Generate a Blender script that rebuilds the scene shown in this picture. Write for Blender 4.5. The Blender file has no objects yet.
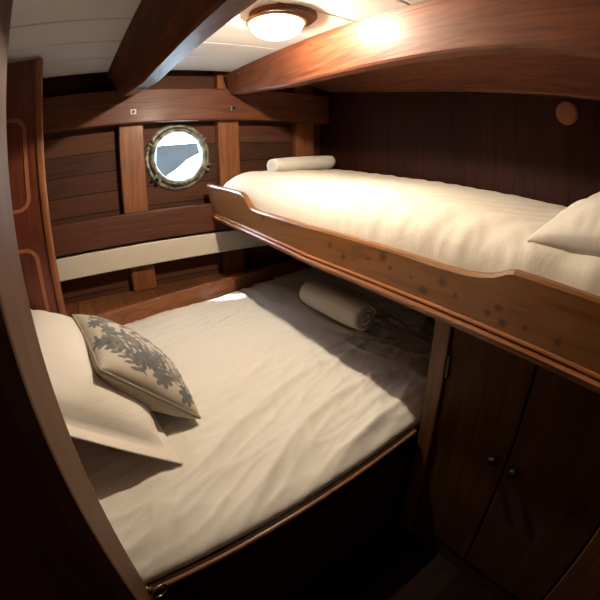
import bpy, bmesh, math, random
from mathutils import Vector, Matrix, noise

S = bpy.context.scene
col = S.collection
random.seed(4)
U = 1.2          # metres per layout unit
FZ = 0.5         # layout height of the cabin floor


def W(p):
    return Vector((p[0] * U, p[1] * U, (p[2] - FZ) * U))


# ------------------------------------------------------------------ camera
cd = bpy.data.cameras.new('camera')
cam = bpy.data.objects.new('camera', cd)
col.objects.link(cam)
cd.type = 'PANO'
cd.panorama_type = 'FISHEYE_LENS_POLYNOMIAL'
cd.sensor_width = 36
cd.sensor_height = 36
cd.sensor_fit = 'HORIZONTAL'
cd.fisheye_fov = math.pi
cd.fisheye_polynomial_k0 = 0
cd.fisheye_polynomial_k1 = -(600 / 385) / 36
cd.fisheye_polynomial_k2 = 0
cd.fisheye_polynomial_k3 = 0
cd.fisheye_polynomial_k4 = 0
cd.clip_start = 0.01
up = Vector((-0.02073, 0.942346, 0.333998)).normalized()
fw = Vector((0, 0, -1)); fw = (fw - up * fw.dot(up)).normalized()
rt = fw.cross(up)
A = math.radians(57.6)
ax = rt * math.sin(A) + fw * math.cos(A)
ay = up.cross(ax)
R = Matrix((ax, ay, up))
cam.matrix_world = Matrix.Translation(W((0, 0, 1.5))) @ R.to_4x4()
S.camera = cam

# ------------------------------------------------------------------ world, sun, exposure
w = bpy.data.worlds.new('sky'); S.world = w; w.use_nodes = True
bg = w.node_tree.nodes['Background']
bg.inputs[0].default_value = (0.72, 0.88, 1.0, 1)
bg.inputs[1].default_value = 22.0
sd = bpy.data.lights.new('sun', 'SUN'); sd.energy = 9; sd.angle = 0.03; sd.color = (0.72, 0.84, 1.0)
sun = bpy.data.objects.new('sun', sd); col.objects.link(sun)
sun.rotation_euler = Vector((0.105, -0.262, -0.62)).to_track_quat('-Z', 'Y').to_euler()
sun.location = (0, 6, 8)
S.view_settings.view_transform = 'Standard'
S.view_settings.look = 'None'
S.view_settings.exposure = 0.0
S.view_settings.gamma = 1.0
S.view_settings.use_curve_mapping = False
LAMP = 9.0       # glow of the glass of the lamp
BULB = 72.0      # watts of the bulb inside it


pd = bpy.data.lights.new('fill_light', 'POINT'); pd.energy = 2.2; pd.color = (1, .75, .6); pd.shadow_soft_size = .08  # unseen fill added behind the camera to lift the dark partition
po_ = bpy.data.objects.new('fill_light', pd); col.objects.link(po_); po_.location = W((-.75, -.75, 1.75))


# ------------------------------------------------------------------ materials
def newmat(name):
    m = bpy.data.materials.new(name); m.use_nodes = True
    nt = m.node_tree; b = nt.nodes['Principled BSDF']
    return m, nt, b


# knots of the leeboard (object coordinates, metres)
KNOTS = [((y_ - .7) * U, (z_ - 1.2) * U, r_ * U) for y_, z_, r_ in (
    (1.169, 1.336, 0.0114), (0.793, 1.3, 0.0087), (0.738, 1.278, 0.0112), (0.645, 1.291, 0.0052), (0.596, 1.305, 0.0149), (0.573, 1.285, 0.0073), (0.51, 1.279, 0.0047), (0.428, 1.287, 0.0132), (0.394, 1.271, 0.0065), (0.318, 1.258, 0.0082), (0.297, 1.274, 0.0081), (0.284, 1.25, 0.0101), (0.238, 1.256, 0.0059), (0.173, 1.251, 0.0077), (0.475, 1.26, 0.0115))]


def wood(name, dark, light, axis='X', scale=1.0, rough=0.4, coat=0.0, seams=None, blotch=0.35, bump=0.15, knots=False, vary=(0.6, 1.25), spec=0.35):
    """grain stretched along axis; seams=(axis, width) draws plank joints"""
    m, nt, b = newmat(name)
    N, L = nt.nodes.new, nt.links.new
    tc = N('ShaderNodeTexCoord')
    mp = N('ShaderNodeMapping')
    s = [14 * scale] * 3; s['XYZ'.index(axis)] = 1.0 * scale
    mp.inputs['Scale'].default_value = s
    L(tc.outputs['Object'], mp.inputs[0])
    n1 = N('ShaderNodeTexNoise'); n1.inputs['Scale'].default_value = 3.0; n1.inputs['Detail'].default_value = 8; n1.inputs['Distortion'].default_value = 1.2
    L(mp.outputs[0], n1.inputs[0])
    n2 = N('ShaderNodeTexNoise'); n2.inputs['Scale'].default_value = 4.0; n2.inputs['Detail'].default_value = 3
    L(tc.outputs['Object'], n2.inputs[0])
    ad = N('ShaderNodeMath'); ad.operation = 'MULTIPLY_ADD'
    L(n2.outputs[0], ad.inputs[0]); ad.inputs[1].default_value = blotch; L(n1.outputs[0], ad.inputs[2])
    rp = N('ShaderNodeValToRGB')
    rp.color_ramp.elements[0].position = 0.42; rp.color_ramp.elements[0].color = (*dark, 1)
    rp.color_ramp.elements[1].position = 0.85; rp.color_ramp.elements[1].color = (*light, 1)
    L(ad.outputs[0], rp.inputs[0])
    out = rp.outputs[0]
    hgt = n1.outputs[0]
    if seams:
        sx = N('ShaderNodeSeparateXYZ'); L(tc.outputs['Object'], sx.inputs[0])
        dv = N('ShaderNodeMath'); dv.operation = 'DIVIDE'; dv.inputs[1].default_value = seams[1]
        L(sx.outputs['XYZ'.index(seams[0])], dv.inputs[0])
        fr = N('ShaderNodeMath'); fr.operation = 'FRACT'; L(dv.outputs[0], fr.inputs[0])
        fl = N('ShaderNodeMath'); fl.operation = 'FLOOR'; L(dv.outputs[0], fl.inputs[0])
        wn = N('ShaderNodeTexWhiteNoise'); wn.noise_dimensions = '1D'; L(fl.outputs[0], wn.inputs['W'])
        mr = N('ShaderNodeMapRange'); mr.inputs[3].default_value = vary[0]; mr.inputs[4].default_value = vary[1]
        L(wn.outputs[0], mr.inputs[0])
        lt = N('ShaderNodeMath'); lt.operation = 'GREATER_THAN'; lt.inputs[1].default_value = seams[2] if len(seams) > 2 else 0.04
        L(fr.outputs[0], lt.inputs[0])
        mm = N('ShaderNodeMath'); mm.operation = 'MULTIPLY'; L(mr.outputs[0], mm.inputs[0])
        cl = N('ShaderNodeMapRange'); cl.inputs[3].default_value = 0.25; cl.inputs[4].default_value = 1.0
        L(lt.outputs[0], cl.inputs[0]); L(cl.outputs[0], mm.inputs[1])
        vm = N('ShaderNodeVectorMath'); vm.operation = 'SCALE'
        L(out, vm.inputs[0]); L(mm.outputs[0], vm.inputs['Scale'])
        out = vm.outputs[0]
    for (ky, kz, kr_) in (KNOTS if knots else ()):
        vs = N('ShaderNodeVectorMath'); vs.operation = 'SUBTRACT'; L(tc.outputs['Object'], vs.inputs[0]); vs.inputs[1].default_value = (0, ky, kz)
        vm = N('ShaderNodeVectorMath'); vm.operation = 'MULTIPLY'; L(vs.outputs[0], vm.inputs[0]); vm.inputs[1].default_value = (0, .8 / kr_, 1 / kr_)
        ln = N('ShaderNodeVectorMath'); ln.operation = 'LENGTH'; L(vm.outputs[0], ln.inputs[0])
        nz = N('ShaderNodeMath'); nz.operation = 'MULTIPLY_ADD'; L(n1.outputs[0], nz.inputs[0]); nz.inputs[1].default_value = .9; L(ln.outputs['Value'], nz.inputs[2])
        sm = N('ShaderNodeMapRange'); sm.interpolation_type = 'SMOOTHSTEP'; L(nz.outputs[0], sm.inputs[0])
        sm.inputs[1].default_value = .8; sm.inputs[2].default_value = 1.6; sm.inputs[3].default_value = .3; sm.inputs[4].default_value = 1.0
        vc = N('ShaderNodeMix'); vc.data_type = 'RGBA'; L(sm.outputs[0], vc.inputs[0]); vc.inputs[6].default_value = (.050, .016, .006, 1); L(out, vc.inputs[7])
        out = vc.outputs[2]
    L(out, b.inputs['Base Color'])
    b.inputs['Roughness'].default_value = rough
    b.inputs['Specular IOR Level'].default_value = spec
    b.inputs['Coat Weight'].default_value = coat
    b.inputs['Coat Roughness'].default_value = 0.25
    bp = N('ShaderNodeBump'); bp.inputs['Strength'].default_value = bump; bp.inputs['Distance'].default_value = 0.01
    L(hgt, bp.inputs['Height']); L(bp.outputs[0], b.inputs['Normal'])
    return m


def plain(name, c, rough=0.5, metal=0.0, noise_amt=0.0, nscale=20, bump=0.0, coat=0.0):
    m, nt, b = newmat(name)
    N, L = nt.nodes.new, nt.links.new
    b.inputs['Roughness'].default_value = rough; b.inputs['Metallic'].default_value = metal
    b.inputs['Coat Weight'].default_value = coat
    tc = N('ShaderNodeTexCoord'); n = N('ShaderNodeTexNoise'); n.inputs['Scale'].default_value = nscale; n.inputs['Detail'].default_value = 6
    L(tc.outputs['Object'], n.inputs[0])
    rp = N('ShaderNodeValToRGB')
    rp.color_ramp.elements[0].position = 0.35; rp.color_ramp.elements[1].position = 0.65
    rp.color_ramp.elements[0].color = (*[x * (1 - noise_amt) for x in c], 1)
    rp.color_ramp.elements[1].color = (*c, 1)
    L(n.outputs[0], rp.inputs[0]); L(rp.outputs[0], b.inputs['Base Color'])
    if bump:
        bp = N('ShaderNodeBump'); bp.inputs['Strength'].default_value = bump; bp.inputs['Distance'].default_value = 0.004
        L(n.outputs[0], bp.inputs['Height']); L(bp.outputs[0], b.inputs['Normal'])
    return m


def cloth(name, c, vcol=False, fine=220, terry=False):
    m, nt, b = newmat(name)
    N, L = nt.nodes.new, nt.links.new
    b.inputs['Roughness'].default_value = 0.85
    b.inputs['Sheen Weight'].default_value = 0.15
    tc = N('ShaderNodeTexCoord')
    n = N('ShaderNodeTexNoise'); n.inputs['Scale'].default_value = 9; n.inputs['Detail'].default_value = 5; n.inputs['Distortion'].default_value = 0.8
    L(tc.outputs['Object'], n.inputs[0])
    n2 = N('ShaderNodeTexNoise'); n2.inputs['Scale'].default_value = fine; n2.inputs['Detail'].default_value = 2
    L(tc.outputs['Object'], n2.inputs[0])
    ad = N('ShaderNodeMath'); ad.operation = 'MULTIPLY_ADD'; ad.inputs[1].default_value = 0.5 if terry else 0.08
    L(n2.outputs[0], ad.inputs[0]); L(n.outputs[0], ad.inputs[2])
    bp = N('ShaderNodeBump'); bp.inputs['Strength'].default_value = 0.5 if terry else 0.3; bp.inputs['Distance'].default_value = 0.012
    L(ad.outputs[0], bp.inputs['Height']); L(bp.outputs[0], b.inputs['Normal'])
    if vcol:
        a = N('ShaderNodeAttribute'); a.attribute_name = 'print'
        L(a.outputs['Color'], b.inputs['Base Color'])
    else:
        b.inputs['Base Color'].default_value = (*c, 1)
    return m


M = {}
M['beam'] = wood('dark_red_beam', (0.060, 0.018, 0.009), (0.185, 0.058, 0.024), 'Y', rough=0.5, coat=0.08)
M['clamp'] = wood('mahogany_timber', (0.055, 0.016, 0.007), (0.155, 0.046, 0.019), 'X', rough=0.5, coat=0.08)
M['rail'] = wood('brown_rail', (0.040, 0.013, 0.007), (0.115, 0.038, 0.019), 'X', rough=0.55, coat=0.05, blotch=0.6)
M['post'] = wood('orange_frame_wood', (0.16, 0.052, 0.018), (0.28, 0.105, 0.038), 'Z', rough=0.5, coat=0.1)
M['plank'] = wood('hull_planking', (0.008, 0.003, 0.002), (0.095, 0.031, 0.014), 'X', rough=0.7, seams=('Z', 0.105, 0.07), blotch=0.8, bump=0.3)
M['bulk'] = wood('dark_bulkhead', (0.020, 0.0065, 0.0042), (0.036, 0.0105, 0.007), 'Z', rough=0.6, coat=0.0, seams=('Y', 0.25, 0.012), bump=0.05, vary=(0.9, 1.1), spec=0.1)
M['shelf'] = wood('shelf_planks', (0.12, 0.045, 0.018), (0.28, 0.11, 0.042), 'Y', rough=0.5, seams=('X', 0.085))
M['fascia'] = wood('fascia_wood', (0.17, 0.058, 0.022), (0.32, 0.12, 0.045), 'X', rough=0.42, coat=0.2)
M['pine'] = wood('varnished_pine', (0.15, 0.058, 0.018), (0.28, 0.120, 0.038), 'Y', rough=0.38, coat=0.45, knots=True, blotch=0.5, bump=0.06)
M['pine_moulding'] = wood('varnished_pine_moulding', (0.23, 0.085, 0.030), (0.37, 0.15, 0.055), 'Y', rough=0.3, coat=0.5, bump=0.04)
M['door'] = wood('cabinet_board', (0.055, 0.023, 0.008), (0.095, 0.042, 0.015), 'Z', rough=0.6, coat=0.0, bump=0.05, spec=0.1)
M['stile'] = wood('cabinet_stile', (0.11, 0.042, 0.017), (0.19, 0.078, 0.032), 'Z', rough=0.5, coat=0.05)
M['jamb'] = wood('jamb_wood', (0.080, 0.034, 0.016), (0.13, 0.060, 0.028), 'Z', rough=0.6, coat=0.0, bump=0.06, spec=0.2)
M['panel'] = wood('inlaid_panel_wood', (0.075, 0.017, 0.010), (0.17, 0.045, 0.022), 'Z', rough=0.4, coat=0.3)
M['inlay'] = wood('inlay_wood', (0.28, 0.10, 0.045), (0.42, 0.16, 0.075), 'Z', rough=0.4, coat=0.2)
M['partition'] = wood('partition_wood', (0.06, 0.018, 0.014), (0.12, 0.034, 0.025), 'Z', rough=0.5)
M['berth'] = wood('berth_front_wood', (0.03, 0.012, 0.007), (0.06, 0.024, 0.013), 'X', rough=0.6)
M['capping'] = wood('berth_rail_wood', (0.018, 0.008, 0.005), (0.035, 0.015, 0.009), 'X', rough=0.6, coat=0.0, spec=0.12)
M['bead'] = wood('worn_edge_highlight', (0.16, 0.07, 0.03), (0.32, 0.16, 0.075), 'X', rough=0.35, coat=0.3)  # pale worn edge; its lighter colour also paints the rail's highlight
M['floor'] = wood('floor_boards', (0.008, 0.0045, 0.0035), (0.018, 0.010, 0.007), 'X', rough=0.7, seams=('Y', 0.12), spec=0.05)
M['white'] = plain('white_paint', (0.80, 0.73, 0.62), 0.45, noise_amt=0.06, nscale=6)
M['ceil'] = plain('ceiling_paint', (0.66, 0.64, 0.60), 0.4, noise_amt=0.05, nscale=4)
M['duvet'] = cloth('white_cotton', (0.77, 0.74, 0.665))
M['duvet2'] = cloth('cream_cotton', (0.78, 0.73, 0.63))
M['pillow'] = cloth('pillow_cotton', (0.78, 0.73, 0.65))
M['towel'] = cloth('terry_towel', (0.76, 0.72, 0.65), terry=True)
M['cushion'] = cloth('printed_linen', (0.5, 0.45, 0.36), vcol=True)
M['piping'] = cloth('linen_piping', (0.30, 0.25, 0.19))
M['bronze'] = plain('weathered_bronze', (0.36, 0.37, 0.29), 0.5, 0.35, 0.85, 26, 0.6)
M['steel'] = plain('dull_steel', (0.22, 0.18, 0.14), 0.45, 0.9, 0.3)
M['brass'] = plain('old_brass', (0.42, 0.30, 0.16), 0.3, 0.95, 0.3)
M['iron'] = plain('dark_iron', (0.03, 0.025, 0.022), 0.45, 0.6, 0.3)
M['black'] = plain('slot_shade', (0.01, 0.008, 0.007), 0.8)  # black standing in for the shade inside the beam slot
M['quay'] = plain('quay_stone', (0.011, 0.012, 0.0122), 0.9, 0, 0.8, 2.2, 0.4)
m, nt, b = newmat('sea_water'); b.inputs['Base Color'].default_value = (0.75, 0.85, 0.9, 1); b.inputs['Metallic'].default_value = 1.0; b.inputs['Roughness'].default_value = 0.25
M['water'] = m
m, nt, b = newmat('porthole_glass')
b.inputs['Transmission Weight'].default_value = 1; b.inputs['Roughness'].default_value = 0.0; b.inputs['IOR'].default_value = 1.02
tr = nt.nodes.new('ShaderNodeBsdfTransparent'); gl = nt.nodes.new('ShaderNodeBsdfGlossy'); gl.inputs['Roughness'].default_value = 0.05
mx = nt.nodes.new('ShaderNodeMixShader'); mx.inputs[0].default_value = 0.05
nt.links.new(tr.outputs[0], mx.inputs[1]); nt.links.new(gl.outputs[0], mx.inputs[2])
nt.links.new(mx.outputs[0], nt.nodes['Material Output'].inputs[0])
M['glass'] = m
m, nt, b = newmat('lamp_dome_glass')
em = nt.nodes.new('ShaderNodeEmission'); em.inputs[0].default_value = (1.0, 0.77, 0.50, 1); em.inputs[1].default_value = LAMP
tr = nt.nodes.new('ShaderNodeBsdfTransparent'); mx = nt.nodes.new('ShaderNodeMixShader'); mx.inputs[0].default_value = 0.5
nt.links.new(tr.outputs[0], mx.inputs[1]); nt.links.new(em.outputs[0], mx.inputs[2])
nt.links.new(mx.outputs[0], nt.nodes['Material Output'].inputs[0])
M['lamp'] = m


# ------------------------------------------------------------------ helpers
def tag(o, label=None, cat=None, group=None, kind=None):
    if label: o['label'] = label
    if cat: o['category'] = cat
    if group: o['group'] = group
    if kind: o['kind'] = kind
    return o


ORIG = {}


def thing(name, org, label, cat, group=None):
    o = bpy.data.objects.new(name, None); col.objects.link(o)
    o.empty_display_size = 0.05
    o.location = W(org); ORIG[o.name] = org
    return tag(o, label, cat, group)


def obj(name, bm, mat, parent=None, org=None, bevel=0, smooth=False, kind=None, seg=2):
    """bm is authored in layout units; the mesh is stored in metres about its thing's origin"""
    og = ORIG[parent.name] if parent is not None else (org or (0, 0, FZ))
    o0 = W(og)
    bmesh.ops.recalc_face_normals(bm, faces=bm.faces)
    for v in bm.verts: v.co = W(v.co) - o0
    me = bpy.data.meshes.new(name); bm.to_mesh(me); bm.free()
    if mat is not None: me.materials.append(mat)
    o = bpy.data.objects.new(name, me); col.objects.link(o)
    if parent is not None: o.parent = parent
    else: o.location = o0
    ORIG[o.name] = og
    if smooth:
        for p in me.polygons: p.use_smooth = True
    if bevel:
        md = o.modifiers.new('bevel', 'BEVEL'); md.width = bevel * U; md.segments = seg; md.limit_method = 'ANGLE'; md.angle_limit = math.radians(40)
    if kind: o['kind'] = kind
    return o


def xwall(y): return 1.352 - .03012 * (y + 1.32) - .0015


def B():
    return bmesh.new()


def box(bm, x0, x1, y0, y1, z0, z1):
    v = [bm.verts.new((x, y, z)) for x in (x0, x1) for y in (y0, y1) for z in (z0, z1)]
    for f in ((0, 1, 3, 2), (4, 6, 7, 5), (0, 4, 5, 1), (2, 3, 7, 6), (0, 2, 6, 4), (1, 5, 7, 3)):
        bm.faces.new([v[i] for i in f])
    return bm


def hexa(bm, pts):
    """8 points: bottom quad, top quad"""
    v = [bm.verts.new(p) for p in pts]
    for f in ((0, 1, 2, 3), (4, 5, 6, 7), (0, 1, 5, 4), (1, 2, 6, 5), (2, 3, 7, 6), (3, 0, 4, 7)):
        bm.faces.new([v[i] for i in f])
    return bm


def sweep(bm, secs, closed_ring=True):
    """list of equal-length point rings -> skin with end caps"""
    rings = [[bm.verts.new(p) for p in s] for s in secs]
    n = len(rings[0])
    for a, b2 in zip(rings, rings[1:]):
        for i in range(n if closed_ring else n - 1):
            j = (i + 1) % n
            bm.faces.new((a[i], a[j], b2[j], b2[i]))
    if closed_ring:
        bm.faces.new(rings[0]); bm.faces.new(rings[-1])
    return bm


def lathe(bm, prof, c, axis='Z', n=48, caps=True):
    """prof: list of (radius, height) closed loop or open"""
    rings = []
    for k in range(n):
        a = 2 * math.pi * k / n; r_ = []
        for (r, h) in prof:
            x, y = r * math.cos(a), r * math.sin(a)
            p = {'Z': (x, y, h), 'Y': (x, h, y), 'X': (h, x, y)}[axis]
            r_.append(bm.verts.new((c[0] + p[0], c[1] + p[1], c[2] + p[2])))
        rings.append(r_)
    m_ = len(prof)
    for k in range(n):
        a, b2 = rings[k], rings[(k + 1) % n]
        for i in range(m_ if caps else m_ - 1):
            j = (i + 1) % m_
            bm.faces.new((a[i], a[j], b2[j], b2[i]))
    bmesh.ops.remove_doubles(bm, verts=bm.verts, dist=1e-6)
    return bm


def tube(bm, pts, r, n=10, closed=False):
    pts = [Vector(p) for p in pts]; rings = []
    N_ = len(pts)
    prev = None
    for i, p in enumerate(pts):
        a = pts[(i - 1) % N_] if (closed or i > 0) else p
        c = pts[(i + 1) % N_] if (closed or i < N_ - 1) else p
        t = (c - a).normalized()
        if prev is None:
            prev = t.orthogonal().normalized()
        u = (prev - t * prev.dot(t)).normalized(); prev = u
        v = t.cross(u)
        rings.append([bm.verts.new(p + (u * math.cos(q) + v * math.sin(q)) * r) for q in [2 * math.pi * k / n for k in range(n)]])
    m_ = N_ if closed else N_ - 1
    for k in range(m_):
        a, b2 = rings[k], rings[(k + 1) % N_]
        for i in range(n):
            j = (i + 1) % n
            bm.faces.new((a[i], a[j], b2[j], b2[i]))
    if not closed:
        bm.faces.new(rings[0]); bm.faces.new(rings[-1])
    return bm


def lerp_tab(tab, x):
    tab = sorted(tab)
    if x <= tab[0][0]: return tab[0][1]
    for (a, b0), (c, d) in zip(tab, tab[1:]):
        if x <= c:
            t = (x - a) / (c - a)
            return b0 + (d - b0) * t
    return tab[-1][1]


def smooth01(t):
    t = max(0.0, min(1.0, t)); return t * t * (3 - 2 * t)


# ------------------------------------------------------------------ shell
def zceil(y): return 1.87 + 0.053 * y


YL = [-1.3 + i * (2.88 / 15) for i in range(16)]
bm = B()
seams = [1.55 - 0.195 * k for k in range(15)]
for k in range(len(seams) - 1):
    y1, y0 = seams[k] - 0.003, seams[k + 1] + 0.003
    if k == 0: y1 = 1.585
    hexa(bm, [(-1.3, y0, zceil(y0)), (1.3, y0, zceil(y0)), (1.3, y1, zceil(y1)), (-1.3, y1, zceil(y1)),
              (-1.3, y0, zceil(y0) + .02), (1.3, y0, zceil(y0) + .02), (1.3, y1, zceil(y1) + .02), (-1.3, y1, zceil(y1) + .02)])
obj('ceiling', bm, M['ceil'], kind='structure', bevel=0.003)
bm = B(); box(bm, -1.32, 1.42, -1.32, 1.768, 2.1, 2.13)
obj('ceiling', bm, M['plank'], kind='structure')
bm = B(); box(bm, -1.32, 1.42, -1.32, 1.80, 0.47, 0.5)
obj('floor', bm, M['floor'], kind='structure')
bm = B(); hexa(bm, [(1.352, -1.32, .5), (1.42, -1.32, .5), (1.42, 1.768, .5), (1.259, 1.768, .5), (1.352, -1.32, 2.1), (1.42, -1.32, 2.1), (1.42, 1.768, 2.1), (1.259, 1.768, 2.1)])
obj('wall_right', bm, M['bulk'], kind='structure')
bm = B(); box(bm, -1.3, 1.355, -1.32, -1.3, 0.5, 2.1)
obj('wall_back', bm, M['partition'], kind='structure')
bm = B(); box(bm, -1.32, -1.3, -1.32, 1.768, 0.5, 2.1)
obj('wall_left', bm, M['partition'], kind='structure')
bm = B(); box(bm, -0.37, -0.345, 0.40, 1.76, 0.5, 1.93)
obj('wall_headboard', bm, M['partition'], kind='structure')
bm = B(); box(bm, -1.3, -0.085, 0.275, 0.385, 0.5, zceil(.275) - .002)
obj('wall_partition', bm, M['partition'], kind='structure', org=(-.1, .33, FZ))
bm = B(); box(bm, -0.085, -0.065, 0.268, 0.392, 0.5, zceil(.268) - .002)
obj('trim_jamb', bm, M['jamb'], kind='structure', bevel=0.004)
# outer hull with a round hole for the porthole
PC = (0.468, 1.588)
bm = B()
Y0, Y1 = 1.748, 1.756
h = 0.22
box(bm, -1.32, PC[0] - h, Y0, Y1, 0.5, 2.1); box(bm, PC[0] + h, 1.32, Y0, Y1, 0.5, 2.1)
box(bm, PC[0] - h, PC[0] + h, Y0, Y1, 0.5, PC[1] - h); box(bm, PC[0] - h, PC[0] + h, Y0, Y1, PC[1] + h, 2.1)
n = 48
rr = []
for k in range(n):
    a = 2 * math.pi * k / n; c_, s_ = math.cos(a), math.sin(a)
    q = h / max(abs(c_), abs(s_))
    rr.append([bm.verts.new((PC[0] + r * c_, y, PC[1] + r * s_)) for (r, y) in ((.150, Y0), (q, Y0), (q, Y1), (.150, Y1))])
for k in range(n):
    a, b2 = rr[k], rr[(k + 1) % n]
    for i in range(4):
        bm.faces.new((a[i], a[(i + 1) % 4], b2[(i + 1) % 4], b2[i]))
obj('wall_hull', bm, M['plank'], kind='structure')

# ------------------------------------------------------------------ outside
Dq = 3.6


def ray_on_y(px, py, D):
    a, b_ = px - 300, 300 - py
    r = math.hypot(a, b_); t = r / 385; s_ = math.sin(t) / r
    d = R @ Vector((a * s_, b_ * s_, -math.cos(t)))
    k = D / d.y
    return (d.x * k, D, 1.5 + d.z * k)


# a weathered stone quay standing in the water alongside
bm = B()
pts = [(157, 146), (197, 143), (200, 153), (187, 160), (176, 170), (167, 176), (166, 262), (156, 262)]
secs = [[(p[0] + dx, Dq + dy, p[2]) for p in [ray_on_y(a, b_, Dq) for a, b_ in pts]] for dx, dy in ((0, 0), (0.3, 3.0))]
sweep(bm, secs)
q = obj('quay_rock', bm, M['quay'], org=(1.0, Dq, .8))
tag(q, 'dark grey rock mass seen outside through the porthole glass', 'rock')
bm = B(); box(bm, -12, 30, 1.9, 60, 0.78, 0.8)
q = obj('water', bm, M['water'], org=(0, 3, .8)); tag(q, 'bright water outside the porthole', 'water', kind='stuff')

# ------------------------------------------------------------------ hull framing
for (x0, x1, z0, lab) in ((0.20, 0.31, 0.985, 'broad orange-brown upright frame on the left of the porthole'),
                          (0.657, 0.762, 0.985, 'orange-brown upright frame on the right of the porthole'),
                          (1.08, 1.196, 0.985, 'dim upright frame nearest the dark right bulkhead, behind the rolled towel')):
    bm = B(); box(bm, x0, x1, 1.70 if x0 < 1 else 1.7085, 1.746, z0 + .021, 2.06)
    o = obj('upright_timber', bm, M['post'], org=((x0 + x1) / 2, 1.73, z0), bevel=0.005)
    tag(o, lab, 'frame', 'upright frames on the hull side')
cl = thing('hull_beam', (0.5, 1.68, 1.75), 'long horizontal red-brown timber under the ceiling with two metal bolt plates', 'beam')
bm = B(); box(bm, -0.34, 1.260, 1.655, 1.699, 1.742, 1.892)
obj('timber', bm, M['clamp'], cl, bevel=0.006)
for (x, z) in ((0.259, 1.792), (0.716, 1.797)):
    bm = B(); box(bm, x - .014, x + .014, 1.651, 1.6548, z - .013, z + .013)
    p = obj('bolt_plate', bm, M['steel'], cl, bevel=0.002)
    bm = B(); lathe(bm, [(0.0, -.004), (.007, -.004), (.007, 0), (0, 0)], (x, 1.651, z), 'Y', 16)
    obj('bolt_head', bm, M['iron'], p)
bm = B(); box(bm, -0.34, 1.260, 1.655, 1.699, 1.235, 1.362)
o = obj('hull_rail', bm, M['rail'], org=(.5, 1.68, 1.235), bevel=0.006)
tag(o, 'dark brown horizontal rail running below the porthole', 'rail')
bm = B(); box(bm, -0.34, 1.260, 1.664, 1.6985, 1.128, 1.224)
o = obj('hull_strip', bm, M['white'], org=(.5, 1.68, 1.128), bevel=0.004)
tag(o, 'cream-white painted board running below the dark brown rail', 'board')


def yfas(x): return 1.392 + 0.245 * x


bm = B()
hexa(bm, [(-.34, yfas(-.34) + .022, .985), (1.2575, yfas(1.2575) + .022, .985), (1.2575, 1.746, .985), (-.34, 1.746, .985),
          (-.34, yfas(-.34) + .022, 1.005), (1.2575, yfas(1.2575) + .022, 1.005), (1.2575, 1.746, 1.005), (-.34, 1.746, 1.005)])
o = obj('side_shelf', bm, M['shelf'], org=(.5, 1.6, .985))
tag(o, 'plank shelf between the hull and the double bed', 'shelf')
bm = B()
hexa(bm, [(-.34, yfas(-.34), .70), (1.2575, yfas(1.2575), .70), (1.2575, yfas(1.2575) + .021, .70), (-.34, yfas(-.34) + .021, .70),
          (-.34, yfas(-.34), 1.035), (1.2575, yfas(1.2575), 1.035), (1.2575, yfas(1.2575) + .021, 1.035), (-.34, yfas(-.34) + .021, 1.035)])
o = obj('shelf_fascia', bm, M['fascia'], org=(.5, 1.5, .70), bevel=0.004)
tag(o, 'orange-brown lip board between the plank shelf and the double bed', 'board')

# ------------------------------------------------------------------ porthole
po = thing('porthole', (PC[0], 1.7320, PC[1] - .15), 'round bronze porthole with bright daylight in its glass', 'porthole')
c = (PC[0], 0, PC[1])
bm = B(); lathe(bm, [(.118, 1.7460), (.152, 1.7460), (.152, 1.7340), (.145, 1.7300), (.122, 1.7300), (.118, 1.7340)], c, 'Y', 64)
fl = obj('flange', bm, M['bronze'], po, smooth=False)
bm = B(); lathe(bm, [(.111, 1.7298), (.134, 1.7298), (.136, 1.7200), (.130, 1.7080), (.120, 1.7040), (.112, 1.7100), (.109, 1.7200)], c, 'Y', 64)
obj('sash_ring', bm, M['bronze'], po, smooth=True)
bm = B(); lathe(bm, [(0, 1.7240), (.1095, 1.7240), (.1095, 1.7200), (0, 1.7200)], c, 'Y', 64)
obj('glass', bm, M['glass'], po, smooth=False)
for a in (20, 75, 130, 165, 250, 320):
    a = math.radians(a)
    bm = B(); lathe(bm, [(0, -.003), (.005, -.003), (.006, 0), (0, 0)], (PC[0] + .143 * math.cos(a), 1.7310, PC[1] + .143 * math.sin(a)), 'Y', 12)
    obj('screw', bm, M['bronze'], fl, smooth=True)
for a, s in ((222, 1), (338, 1), (35, .8), (150, .8)):
    a = math.radians(a)
    d = Vector((math.cos(a), 0, math.sin(a))); t = Vector((-d.z, 0, d.x))
    ctr = Vector((PC[0], 1.7150, PC[1])) + d * .137
    bm = B()
    for sg in (-1, 1):
        e = ctr + t * .013 * s * sg
        pts_ = [e - d * .020 * s, e + d * .020 * s]
        tube(bm, [pts_[0], e, pts_[1]], .0065 * s, 10)
    k = obj('dog_lug', bm, M['bronze'], po, smooth=True)
    bm = B(); tube(bm, [ctr - t * .017 * s, ctr, ctr + t * .017 * s], .005 * s, 10)
    tube(bm, [ctr + Vector((0, -.004, 0)), ctr + Vector((0, -.012, 0)), ctr + Vector((0, -.020, 0)) ], .005 * s, 10)
    obj('wing_screw', bm, M['bronze'], k, smooth=True)

# ------------------------------------------------------------------ deck beams
ZB = [(1.655, 1.862), (1.18, 1.800), (.9, 1.787), (.64, 1.776), (.446, 1.768), (.295, 1.757), (.16, 1.742), (-.3, 1.70), (-1.29, 1.66)]


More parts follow.
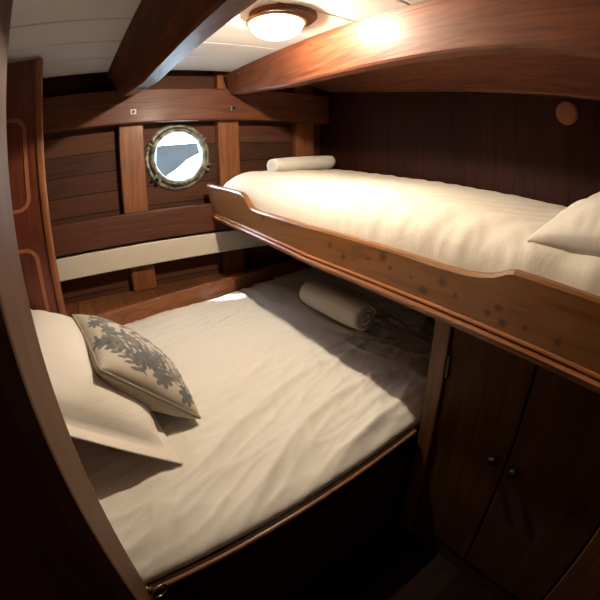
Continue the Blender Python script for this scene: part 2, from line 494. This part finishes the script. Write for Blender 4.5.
def deck_beam(xs_top, xs_bot, label, dz=0.0, yend=1.654):
    bm = B(); secs = []
    n = 60
    for i in range(n + 1):
        y = yend + (-1.29 - yend) * i / n
        zb = lerp_tab(ZB, y) + dz
        zt = zceil(y) - .001 if y < 1.585 else zceil(1.585) - .001
        zt = min(zt, 2.0)
        e = .006
        secs.append([(xs_bot[0], y, zb + e), (xs_bot[0] + e, y, zb), (xs_bot[1] - e, y, zb), (xs_bot[1], y, zb + e), (xs_top[1], y, zt), (xs_top[0], y, zt)])
    sweep(bm, secs)
    t = thing('deck_beam', ((xs_bot[0] + xs_bot[1]) / 2, .3, 1.75), label, 'beam', 'ceiling beams')
    obj('timber', bm, M['beam'], t)
    return t


b1 = deck_beam((.145, .335), (.213, .268), 'dark purplish-brown ceiling beam left of the lamp')
bm = B(); box(bm, .232, .252, 1.30, 1.36, 1.806, 1.812)
b2 = deck_beam((.675, .84), (.70, .752), 'glossy red-brown ceiling beam right of the lamp, lit by it')
for (y, z) in ((1.51, 1.925), (0.98, 1.90), (1.25, 1.87)):
    bm = B(); xx = .70 - .025 * (z - 1.79) / .14
    lathe(bm, [(0, -.0015), (.007, -.0015), (.007, .003), (0, .003)], (xx, y, z), 'X', 16)
    obj('nail_head', bm, M['steel'], b2)  # small metal nail heads on the beam's side
# slot in the left beam's underside; a black block paints the shade inside
bm = B(); box(bm, .228, .252, 1.30, 1.35, lerp_tab(ZB, 1.325) - .0015, lerp_tab(ZB, 1.325) + .004)
obj('slot', bm, M['black'], b1)

# board along the top of the right bulkhead
ZC = [(1.654, 1.912), (1.19, 1.853), (.69, 1.807), (.31, 1.78), (-.3, 1.75), (-1.29, 1.72)]
bm = B(); secs = []
for i in range(41):
    y = 1.654 + (-1.29 - 1.654) * i / 40
    zb = lerp_tab(ZC, y); zt = zceil(min(y, 1.585)) - .002
    secs.append([(1.262, y, zb + .006), (1.268, y, zb), (1.299, y, zb), (1.299, y, zt), (1.06, y, zt)])
sweep(bm, secs)
o = obj('beam_shelf', bm, M['beam'], org=(1.28, .3, 1.75))
tag(o, 'red-brown timber running along the top of the right bulkhead', 'beam')
bm = B(); lathe(bm, [(0, -.010), (.034, -.010), (.040, -.005), (.040, 0), (0, 0)], (1.2995, .432, 1.737), 'X', 40)
o = obj('wooden_disc', bm, M['post'], org=(1.298, .432, 1.70)); tag(o, 'small round wooden disc on the dark right bulkhead', 'disc')

# ------------------------------------------------------------------ ceiling lamp
LX, LY = .49, .855
zc = zceil(LY)
la = thing('ceiling_lamp', (LX, LY, zc), 'glowing round lamp on the white ceiling between the two beams', 'lamp')
bm = B(); lathe(bm, [(0, 0), (.086, 0), (.086, -.010), (.080, -.016), (0, -.016)], (LX + .012, LY - .014, zc), 'Z', 48)
obj('base_plate', bm, M['jamb'], la)
bm = B(); lathe(bm, [(0, -.066), (.02, -.065), (.04, -.060), (.057, -.050), (.067, -.034), (.070, -.0165), (0, -.0165)], (LX, LY, zc), 'Z', 40)
obj('lamp_shade', bm, M['lamp'], la, smooth=True)
bm = B(); lathe(bm, [(.0705, -.017), (.077, -.017), (.077, -.024), (.0705, -.026)], (LX, LY, zc), 'Z', 40)
obj('rim', bm, M['brass'], la, smooth=True)
pl = bpy.data.lights.new('bulb', 'POINT'); pl.energy = BULB; pl.color = (1.0, 0.835, 0.63); pl.shadow_soft_size = 0.018
bo = bpy.data.objects.new('bulb', pl); col.objects.link(bo); bo.parent = la; bo.location = (0, 0, -.040 * U)

# ------------------------------------------------------------------ left inlaid panel
pn = thing('inlaid_panel', (-.2, 1.26, .99), 'tall dark red wooden panel with inlaid rounded borders and a lighter edge', 'panel')
bm = B(); box(bm, -.343, -.119, 1.25, 1.275, .99, 1.925)
obj('board', bm, M['panel'], pn)
bm = B(); box(bm, -.1188, -.094, 1.245, 1.28, .99, 1.93)
obj('edge_moulding', bm, M['post'], pn, bevel=0.008, seg=3)


def round_rect(x0, x1, z0, z1, r, wd, y):
    bm = B(); outer, inner = [], []
    for cx, cz, a0 in ((x1 - r, z1 - r, 0), (x0 + r, z1 - r, 90), (x0 + r, z0 + r, 180), (x1 - r, z0 + r, 270)):
        for k in range(9):
            a = math.radians(a0 + 90 * k / 8)
            outer.append((cx + r * math.cos(a), cz + r * math.sin(a))); inner.append((cx + (r - wd) * math.cos(a), cz + (r - wd) * math.sin(a)))
    n = len(outer)
    rings = [[bm.verts.new((o_[0], y - .002, o_[1])), bm.verts.new((i_[0], y - .002, i_[1])), bm.verts.new((i_[0], y, i_[1])), bm.verts.new((o_[0], y, o_[1]))] for o_, i_ in zip(outer, inner)]
    for k in range(n):
        a, b_ = rings[k], rings[(k + 1) % n]
        for i in range(4): bm.faces.new((a[i], a[(i + 1) % 4], b_[(i + 1) % 4], b_[i]))
    return bm


obj('inlay', round_rect(-.33, -.146, 1.455, 1.745, .045, .012, 1.2498), M['inlay'], pn)
obj('inlay', round_rect(-.33, -.146, 1.09, 1.345, .045, .012, 1.2498), M['inlay'], pn)

# ------------------------------------------------------------------ upper berth
ZLB = [(1.70, 1.291), (1.66, 1.289), (1.155, 1.248), (.89, 1.226), (.54, 1.213), (.325, 1.206), (.07, 1.197), (-.4, 1.185)]
ZLT = [(1.72, 1.460), (1.353, 1.418), (1.33, 1.408), (1.30, 1.384), (1.27, 1.366), (1.22, 1.358), (.937, 1.341), (.712, 1.334), (.545, 1.327), (.44, 1.322), (.38, 1.322), (.344, 1.326), (.313, 1.333), (.295, 1.343), (.279, 1.348), (.189, 1.345), (-.4, 1.325)]
ub = thing('upper_berth', (.95, .7, 1.2), 'narrow upper bunk with a knotty varnished pine leeboard', 'bunk')
bm = B(); secs = []
ys = [1.652 + (-.35 - 1.652) * i / 150 for i in range(151)]
for i, y in enumerate(ys):
    sl = 0.0
    zb, zt = lerp_tab(ZLB, y), lerp_tab(ZLT, y)
    yt = y + (.045 if i == 0 else 0) * 0
    fl_ = .027 * smooth01((y - 1.40) / .25)
    secs.append([(.600, y, zb + .004), (.600 - fl_, y, zt - .008), (.604 - fl_, y, zt - .002), (.6125 - fl_, y, zt), (.621 - fl_, y, zt - .002), (.625 - fl_, y, zt - .008), (.625, y, zb + .004)])
sweep(bm, secs)
lb = obj('leeboard', bm, M['pine'], ub, smooth=False)
bm = B(); secs = []
for y in ys:
    zb = lerp_tab(ZLB, y)
    prof = [(.600, .030), (.5955, .029), (.5935, .026), (.5955, .0225), (.597, .0205), (.5925, .019), (.589, .0145), (.5905, .010), (.595, .008), (.5965, .006), (.596, .001), (.600, 0)]
    secs.append([(px, y, zb + pz) for px, pz in prof])
sweep(bm, secs)
o = obj('moulding', bm, M['pine_moulding'], ub, smooth=False)
bm = B(); secs = []
for y in ys[::5]:
    zb = lerp_tab(ZLB, y)
    secs.append([(.6255, y, zb + .006), (xwall(y), y, zb + .006), (xwall(y), y, zb + .03), (.6255, y, zb + .03)])
sweep(bm, secs); obj('base_board', bm, M['berth'], ub)


def fbm(x, y, z=0.0):
    return noise.noise(Vector((x, y, z)))


def ridge(x, y, z=0.0):
    return 1 - abs(noise.noise(Vector((x, y, z)))) * 2


def sheet(name, nx, ny, f, mat, parent=None, org=None, base=None):
    """closed cloth body: top surface f(u,v) -> point, underside at base(u,v)"""
    bm = B()
    top = [[bm.verts.new(f(i / nx, j / ny)) for j in range(ny + 1)] for i in range(nx + 1)]
    for i in range(nx):
        for j in range(ny):
            bm.faces.new((top[i][j], top[i + 1][j], top[i + 1][j + 1], top[i][j + 1]))
    rim = [top[i][0] for i in range(nx + 1)] + [top[nx][j] for j in range(1, ny + 1)] + [top[i][ny] for i in range(nx - 1, -1, -1)] + [top[0][j] for j in range(ny - 1, 0, -1)]
    low = [bm.verts.new(base(v.co)) for v in rim]
    n = len(rim)
    for k in range(n):
        bm.faces.new((rim[k], rim[(k + 1) % n], low[(k + 1) % n], low[k]))
    bm.faces.new(low)
    return obj(name, bm, mat, parent, org, smooth=True)


def upper_surf(u, v):
    y = 1.64 + (-.34 - 1.64) * u
    # v: 0 at the leeboard, 1 at the bulkhead
    x = .627 + (xwall(y) - .627) * v
    T = 1.492 - .056 * (1.71 - y)
    d = (x - .627)
    bd = lerp_tab(ZLT, y)
    ez = min(bd - .018, T - .075)
    k = min(1.0, d / .13)
    k = math.sqrt(max(0, 1 - (1 - k) ** 2))
    z = ez + (T - ez) * k
    # foot end rounding
    e = (1.64 - y) / .10
    if e < 1: z = z - (1 - math.sqrt(max(0, 1 - (1 - e) ** 2))) * .06
    e2 = (xwall(y) - x) / .05
    if e2 < 1: z -= (1 - e2) ** 2 * .02
    z += .008 * fbm(x * 3, y * 2.2, 1) + .006 * k
    # soft folds running across
    wv = max(0, fbm(x * 1.5 + 3, y * 1.3, 5) + .3)
    z += .006 * wv * math.sin((y * 1.0 + x * .55 + .05 * fbm(x * 3, y * 3)) * 75)
    z += .006 * ridge(x * 9 + y * 4, y * 9 - x * 4, 3) * (0.4 + 1.6 * (1 - k)) + .0045 * ridge(x * 20, y * 26, 3) * (0.2 + 1.5 * (1 - k))
    return (x, y, z)


o = sheet('duvet', 90, 260, lambda a, b_: upper_surf(b_, a), M['duvet2'], None, (.95, .7, 1.24), base=lambda c: (c.x, c.y, lerp_tab(ZLB, c.y) + .032))
tag(o, 'white duvet covered mattress on the upper bunk', 'duvet', 'white duvets')

# ------------------------------------------------------------------ lower berth
def yfront(x): return .387 + .118 * (x + .05)


lo = thing('lower_berth', (.3, .45, .5), 'wooden berth base with a capped front rail under the double mattress', 'berth')
bm = B()
x0, x1 = -.064, .628
hexa(bm, [(x0, yfront(x0) + .012, .5), (x1, yfront(x1) + .012, .5), (x1, yfront(x1) + .032, .5), (x0, yfront(x0) + .032, .5),
          (x0, yfront(x0) + .012, .872), (x1, yfront(x1) + .012, .872), (x1, yfront(x1) + .032, .872), (x0, yfront(x0) + .032, .872)])
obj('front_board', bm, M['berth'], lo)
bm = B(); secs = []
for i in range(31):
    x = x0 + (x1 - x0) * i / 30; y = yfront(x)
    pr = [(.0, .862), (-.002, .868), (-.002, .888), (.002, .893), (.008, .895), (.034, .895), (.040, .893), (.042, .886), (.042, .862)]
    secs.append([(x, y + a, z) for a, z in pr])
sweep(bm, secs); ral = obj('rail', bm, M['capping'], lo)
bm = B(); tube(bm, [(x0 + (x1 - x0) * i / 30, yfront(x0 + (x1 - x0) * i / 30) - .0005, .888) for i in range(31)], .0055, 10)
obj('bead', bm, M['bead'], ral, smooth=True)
bm = B()
hexa(bm, [(x0, yfront(x0) + .004, .775), (x1, yfront(x1) + .004, .775), (x1, yfront(x1) + .0118, .775), (x0, yfront(x0) + .0118, .775),
          (x0, yfront(x0) + .004, .79), (x1, yfront(x1) + .004, .79), (x1, yfront(x1) + .0118, .79), (x0, yfront(x0) + .0118, .79)])
obj('batten', bm, M['berth'], lo)
bm = B()
hexa(bm, [(-.34, .44, .80), (1.2575, .60, .80), (1.2575, yfas(1.2575) - .002, .80), (-.34, yfas(-.34) - .002, .80),
          (-.34, .44, .82), (1.2575, .60, .82), (1.2575, yfas(1.2575) - .002, .82), (-.34, yfas(-.34) - .002, .82)])
obj('base_board', bm, M['berth'], lo)


def lower_surf(u, v):
    x = -.335 + (1.259 + .335) * u
    ya, yb = yfront(x) + .010, yfas(x) - .003
    y = ya + (yb - ya) * v
    d = y - ya
    T = .938 + .034 * smooth01(v)
    k = min(1.0, d / .20)
    k = math.sqrt(max(0, 1 - (1 - k) ** 2.2))
    ez = .897
    z = ez + (T - ez) * k
    wf = .25 + .75 * min(1, d / .05)
    zb_ = z
    e = (yb - y) / .06
    if e < 1: z -= (1 - e) ** 2 * .012
    z += .010 * fbm(x * 2.2, y * 2.2, 9)
    # long creases fanning along the berth towards its front
    q = x * .93 + y * .36; p = y * .93 - x * .36
    amp = .35 + .65 * smooth01((1.15 - y) / .6)
    z += .013 * amp * (ridge(q * 1.7, p * 7.5 + .5 * fbm(q * 2, p * 2), 2) ** 3)
    z += .006 * amp * (ridge(q * 4, p * 16, 7) ** 2) + .004 * ridge(q * 5 + 5, p * 24 + fbm(q * 3, p * 3), 8) ** 3 + .003 * ridge(q * 11, p * 13 - q * 8, 12) ** 4
    # creases across the foot end, beneath the bunk
    ft = smooth01((x - .55) / .25)
    z += .011 * ft * ridge((x + y * .3) * 14, (y - x * .3) * 3, 4) ** 2
    z = zb_ + (z - zb_) * wf
    return (x, y, max(z, .8965))


o = sheet('duvet', 240, 200, lower_surf, M['duvet'], None, (.45, .9, .825), base=lambda c: (c.x, max(c.y, yfront(c.x) + .046), .8205))
tag(o, 'large white duvet covered mattress of the lower double bed', 'duvet', 'white duvets')


# ------------------------------------------------------------------ pillows
def pillow(name, Pa, Pb, Pc, Pd, thick, mat, label, cat, group=None, org=None, flange=0.0, ears=0.03, n=56, paint=None, seed=0, parts=None, asym=1.0, wr=1.0, under=1.0):
    """Pa..Pd the four corners in order; +normal side is the show side"""
    Pa, Pb, Pc, Pd = map(Vector, (Pa, Pb, Pc, Pd))
    O_ = (Pa + Pb + Pc + Pd) / 4
    org = org or tuple(O_)
    nrm = (Pb - Pa).cross(Pd - Pa).normalized()

    def pt(u, v, side):
        # u,v in -1..1
        s, t = (u + 1) / 2, (v + 1) / 2
        # edges drawn in between the corners
        pin = ears
        uu = u * (1 - pin * (1 - v * v) * abs(u) ** 3); vv = v * (1 - pin * (1 - u * u) * abs(v) ** 3)
        s, t = (uu + 1) / 2, (vv + 1) / 2
        p = Pa * (1 - s) * (1 - t) + Pb * s * (1 - t) + Pc * s * t + Pd * (1 - s) * t
        iu, iv = u / (1 - flange), v / (1 - flange)
        if abs(iu) < 1 and abs(iv) < 1:
            hgt = ((1 - iu ** 2) * (1 - iv ** 2)) ** .42
        else: hgt = 0
        k = seed * 7.3
        edge = max(abs(u), abs(v))
        pk = wr * .006 * fbm(u * 3 + k, v * 3, side) * hgt
        # gathered puckers near the seams
        pk += wr * .004 * ridge((u * 9 if abs(v) > abs(u) else u * 2) + k, (v * 9 if abs(u) > abs(v) else v * 2), side + 3) * smooth01((edge - .45) / .4) * hgt
        th = thick / 2 * (asym if side > 0 else under)
        return p + nrm * side * (hgt * th + pk + .0015)
    bm = B()
    g = {}
    for side in (1, -1):
        for i in range(n + 1):
            for j in range(n + 1):
                a, b_ = -1 + 2 * i / n, -1 + 2 * j / n
                # denser sampling near the seams
                a = math.sin(a * math.pi / 2) * .55 + a * .45; b_ = math.sin(b_ * math.pi / 2) * .55 + b_ * .45
                g[side, i, j] = bm.verts.new(pt(a, b_, side))
        for i in range(n):
            for j in range(n):
                f = bm.faces.new((g[side, i, j], g[side, i + 1, j], g[side, i + 1, j + 1], g[side, i, j + 1]))
    for i in range(n):
        for (a, b_) in (((i, 0), (i + 1, 0)), ((i, n), (i + 1, n)), ((0, i), (0, i + 1)), ((n, i), (n, i + 1))):
            bm.faces.new((g[1, a[0], a[1]], g[1, b_[0], b_[1]], g[-1, b_[0], b_[1]], g[-1, a[0], a[1]]))
    uvs = None
    if paint:
        bm.verts.index_update()
        cols = [None] * len(bm.verts)
        for (side, i, j), vv in g.items():
            cols[vv.index] = paint(i / n, j / n, side)
    root = thing(name, org, label, cat, group) if parts else None
    o = obj('cover' if parts else name, bm, mat, root, None if parts else org, smooth=True)
    if paint:
        at = o.data.color_attributes.new('print', 'FLOAT_COLOR', 'POINT')
        for i, c_ in enumerate(cols): at.data[i].color = (*c_, 1)
    if not parts: tag(o, label, cat, group)
    if parts:
        pts_ = []
        for k in range(4 * 24):
            s = k / 24; e = int(s); f_ = s - e
            q_ = [(-1 + 2 * f_, -1), (1, -1 + 2 * f_), (1 - 2 * f_, 1), (-1, 1 - 2 * f_)][e]
            pts_.append((pt(q_[0], q_[1], 1) + pt(q_[0], q_[1], -1)) / 2)
        bm = B(); tube(bm, pts_, .0042, 8, closed=True)
        obj('piping', bm, M['piping'], root, smooth=True)
    return o


# big white pillow leaning against the head of the bed
pillow('pillow', (.092, .60, .957), (.06, 1.20, .985), (-.235, 1.22, 1.185), (-.235, .60, 1.185), .17, M['pillow'],
       'large white flanged pillow leaning at the head of the double bed, behind the printed cushion', 'pillow', 'white pillows', org=(-.05, .9, .96), flange=.15, ears=.02, seed=1, under=.5)


# printed cushion -------------------------------------------------
LIN = (0.56, 0.50, 0.41); INK = (0.10, 0.105, 0.105); INK2 = (0.19, 0.18, 0.16)
rnd = random.Random(11)
marks = []   # (cx, cy, rx, ry, angle, ink)


def sprig(x, y, a, length, leaf, n, ink, curve=.4):
    for k in range(n):
        t = k / n
        aa = a + curve * t
        x += math.cos(aa) * length / n; y += math.sin(aa) * length / n
        marks.append((x, y, length / n * .8, .006, aa, INK))
        for sg in (-1, 1):
            la_ = aa + sg * 0.9
            marks.append((x + math.cos(la_) * leaf * .8, y + math.sin(la_) * leaf * .8, leaf, leaf * .32, la_, ink))
    return x, y


def bloom(x, y, r, ink):
    for k in range(7):
        a = k * 2 * math.pi / 7
        marks.append((x + math.cos(a) * r * .6, y + math.sin(a) * r * .6, r * .45, r * .28, a, ink))
    marks.append((x, y, r * .2, r * .2, 0, INK))


for (x, y, a, l, lf, n_, ik, cv) in ((.08, .10, .9, .5, .055, 7, INK, .5), (.12, .30, 1.0, .5, .06, 7, INK, -.3), (.05, .55, .8, .5, .055, 7, INK, .3), (.15, .05, .3, .6, .05, 8, INK2, .5), (.85, .1, 1.7, .7, .055, 8, INK, .2), (.30, .10, 1.25, .75, .045, 9, INK2, .5), (.50, .08, 1.45, .80, .055, 9, INK, -.4), (.66, .12, 1.7, .6, .04, 8, INK2, .7),
                                     (.45, .35, 2.4, .32, .04, 6, INK, .3), (.55, .45, .5, .32, .045, 6, INK, .5), (.38, .2, 2.7, .22, .03, 5, INK2, -.6),
                                     (.60, .25, .3, .25, .03, 5, INK, .8), (.75, .5, 1.9, .35, .04, 6, INK2, .2), (.22, .5, 1.2, .35, .05, 6, INK, .3)):
    ex, ey = sprig(x, y, a, l, lf, n_, ik, cv); bloom(ex, ey, .05, ik)
bloom(.10, .22, .09, INK); bloom(.2, .12, .07, INK2); bloom(.12, .45, .08, INK); bloom(.9, .85, .07, INK); bloom(.6, .9, .07, INK); bloom(.2, .62, .085, INK); bloom(.72, .72, .075, INK2); bloom(.48, .80, .085, INK); bloom(.32, .78, .06, INK2); bloom(.80, .30, .06, INK)


def cpaint(i, j, side):
    if side < 0: return (0.47, 0.41, 0.32)
    c_ = Vector(LIN)
    for (mx_, my_, rx, ry, an, ink) in marks:
        dx, dy = i - mx_, j - my_
        if abs(dx) > .12 or abs(dy) > .12: continue
        ca, sa = math.cos(an), math.sin(an)
        p_, q_ = dx * ca + dy * sa, -dx * sa + dy * ca
        if (p_ / rx) ** 2 + (q_ / max(ry, .006)) ** 2 < 1:
            c_ = c_.lerp(Vector(ink), .88)
    return tuple(c_)


pillow('cushion', (.173, .712, .975), (.150, 1.045, .99), (-.061, 1.057, 1.166), (-.0154, .72, 1.150), .13, M['cushion'],
       'beige cushion with a grey botanical print, leaning on the large white pillow', 'cushion', org=(.06, .88, .97), ears=.05, n=170, paint=cpaint, seed=2, parts=True, wr=.8)

# pillow on the upper bunk
pillow('pillow', (1.27, .31, 1.452), (.654, .282, 1.393), (.655, -.17, 1.42), (1.27, -.17, 1.445), .17, M['pillow'],
       'white pillow at the near end of the upper bunk', 'pillow', 'white pillows', org=(.95, .05, 1.37), ears=.03, seed=3, flange=.0, under=.95, wr=2.2, n=90)


# ------------------------------------------------------------------ rolled towels
def towel(c0, c1, r, label, turns=3.4, seed=0):
    c0, c1 = Vector(c0), Vector(c1)
    ax_ = (c1 - c0).normalized(); L_ = (c1 - c0).length
    e1 = ax_.cross(Vector((0, 0, 1))).normalized(); e2 = e1.cross(ax_)
    bm = B(); n = 150; m_ = 26
    th = r / (turns + .3) * .43
    pin, pout = [], []
    for side, off in ((1, th), (-1, -th)):
        for k in range(n + 1):
            a = 2 * math.pi * turns * k / n + seed
            rr_ = max(.002, r * (.10 + .90 * (k / n) ** .9) - th + off)
            rr_ = max(rr_, .0015)
            (pout if side > 0 else pin).append((rr_ * math.cos(a), rr_ * math.sin(a)))
    loop = pout + pin[::-1]
    secs = []
    for q_ in range(m_ + 1):
        t = q_ / m_
        sc = 1 - .10 * abs(2 * t - 1) ** 6
        p0 = c0 + ax_ * L_ * t
        ring = []
        for k, (a, b_) in enumerate(loop):
            wob = 1 + .035 * fbm(a * 60, b_ * 60, t * 4 + seed)
            ja = .004 * fbm(k * .05, seed, 1) * (abs(2 * t - 1) > .9)
            ring.append(p0 + (e1 * a * sc + e2 * b_ * sc * .95) * wob + ax_ * ja)
        secs.append(ring)
    rings = [[bm.verts.new(p) for p in s_] for s_ in secs]
    nn = len(loop)
    for a, b_ in zip(rings, rings[1:]):
        for i in range(nn):
            bm.faces.new((a[i], a[(i + 1) % nn], b_[(i + 1) % nn], b_[i]))
    for rg in (rings[0], rings[-1]):
        for k in range(n):
            bm.faces.new((rg[k], rg[k + 1], rg[nn - 2 - k], rg[nn - 1 - k]))
    o = obj('rolled_towel', bm, M['towel'], None, tuple((c0 + c1) / 2 - Vector((0, 0, r))), smooth=True)
    return tag(o, label, 'towel', 'rolled towels')


towel((.80, 1.46, 1.515), (1.17, 1.53, 1.533), .040, 'rolled white towel lying on the upper bunk at its far end', seed=2.2)
towel((.80, 1.19, 1.022), (.805, .865, 1.018), .060, 'rolled white towel lying in shadow on the lower bed', seed=.6)

# ------------------------------------------------------------------ cabinet under the bunk
cb = thing('cabinet', (.9, .1, .5), 'wooden cupboard with two plain doors under the upper bunk', 'cabinet')


def yz_slab(x0, x1, y0, y1, z0, top=None, drop=.003):
    bm = B()
    za, zb = (lerp_tab(ZLB, y0) - drop, lerp_tab(ZLB, y1) - drop) if top is None else (top, top)
    hexa(bm, [(x0, y0, z0), (x1, y0, z0), (x1, y1, z0), (x0, y1, z0), (x0, y0, za), (x1, y0, za), (x1, y1, zb), (x0, y1, zb)])
    return bm


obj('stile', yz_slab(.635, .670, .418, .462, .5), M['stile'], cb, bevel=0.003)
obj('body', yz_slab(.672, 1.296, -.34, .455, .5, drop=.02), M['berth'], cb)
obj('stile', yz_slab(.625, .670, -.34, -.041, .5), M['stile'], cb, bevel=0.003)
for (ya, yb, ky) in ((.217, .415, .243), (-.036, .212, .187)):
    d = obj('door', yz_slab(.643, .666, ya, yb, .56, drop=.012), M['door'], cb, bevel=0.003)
    bm = B(); lathe(bm, [(0, -.022), (.008, -.021), (.0105, -.016), (.009, -.010), (.005, -.006), (.005, 0), (0, 0)], (.643, ky, .935), 'X', 20)
    obj('knob', bm, M['iron'], d, smooth=True)
bm = B(); box(bm, .637, .6428, .409, .4175, 1.065, 1.12)
obj('hinge', bm, M['iron'], cb, bevel=0.001)
bm = B(); box(bm, .637, .6428, .409, .4175, .62, .67)
obj('hinge', bm, M['iron'], cb, bevel=0.001)
bm = yz_slab(.645, .670, -.038, .417, .5, top=.555); obj('plinth', bm, M['berth'], cb)

# ------------------------------------------------------------------ brass eye and ring on the jamb
rg = thing('brass_ring', (-.06, .375, .90), 'small brass ring hook at the foot of the door jamb beside the bed rail', 'hook')
bm = B(); lathe(bm, [(0, 0), (.009, 0), (.009, .002), (.004, .004), (.004, .010), (0, .010)], (-.0648, .372, .915), 'X', 20)
obj('eye', bm, M['brass'], rg, smooth=True)
bm = B()
cc = Vector((-.046, .368, .905))
tube(bm, [cc + Vector((.014 * math.cos(a), .006 * math.cos(a), .014 * math.sin(a))) for a in [2 * math.pi * k / 28 for k in range(28)]], .0026, 8, closed=True)
obj('ring', bm, M['brass'], rg, smooth=True)
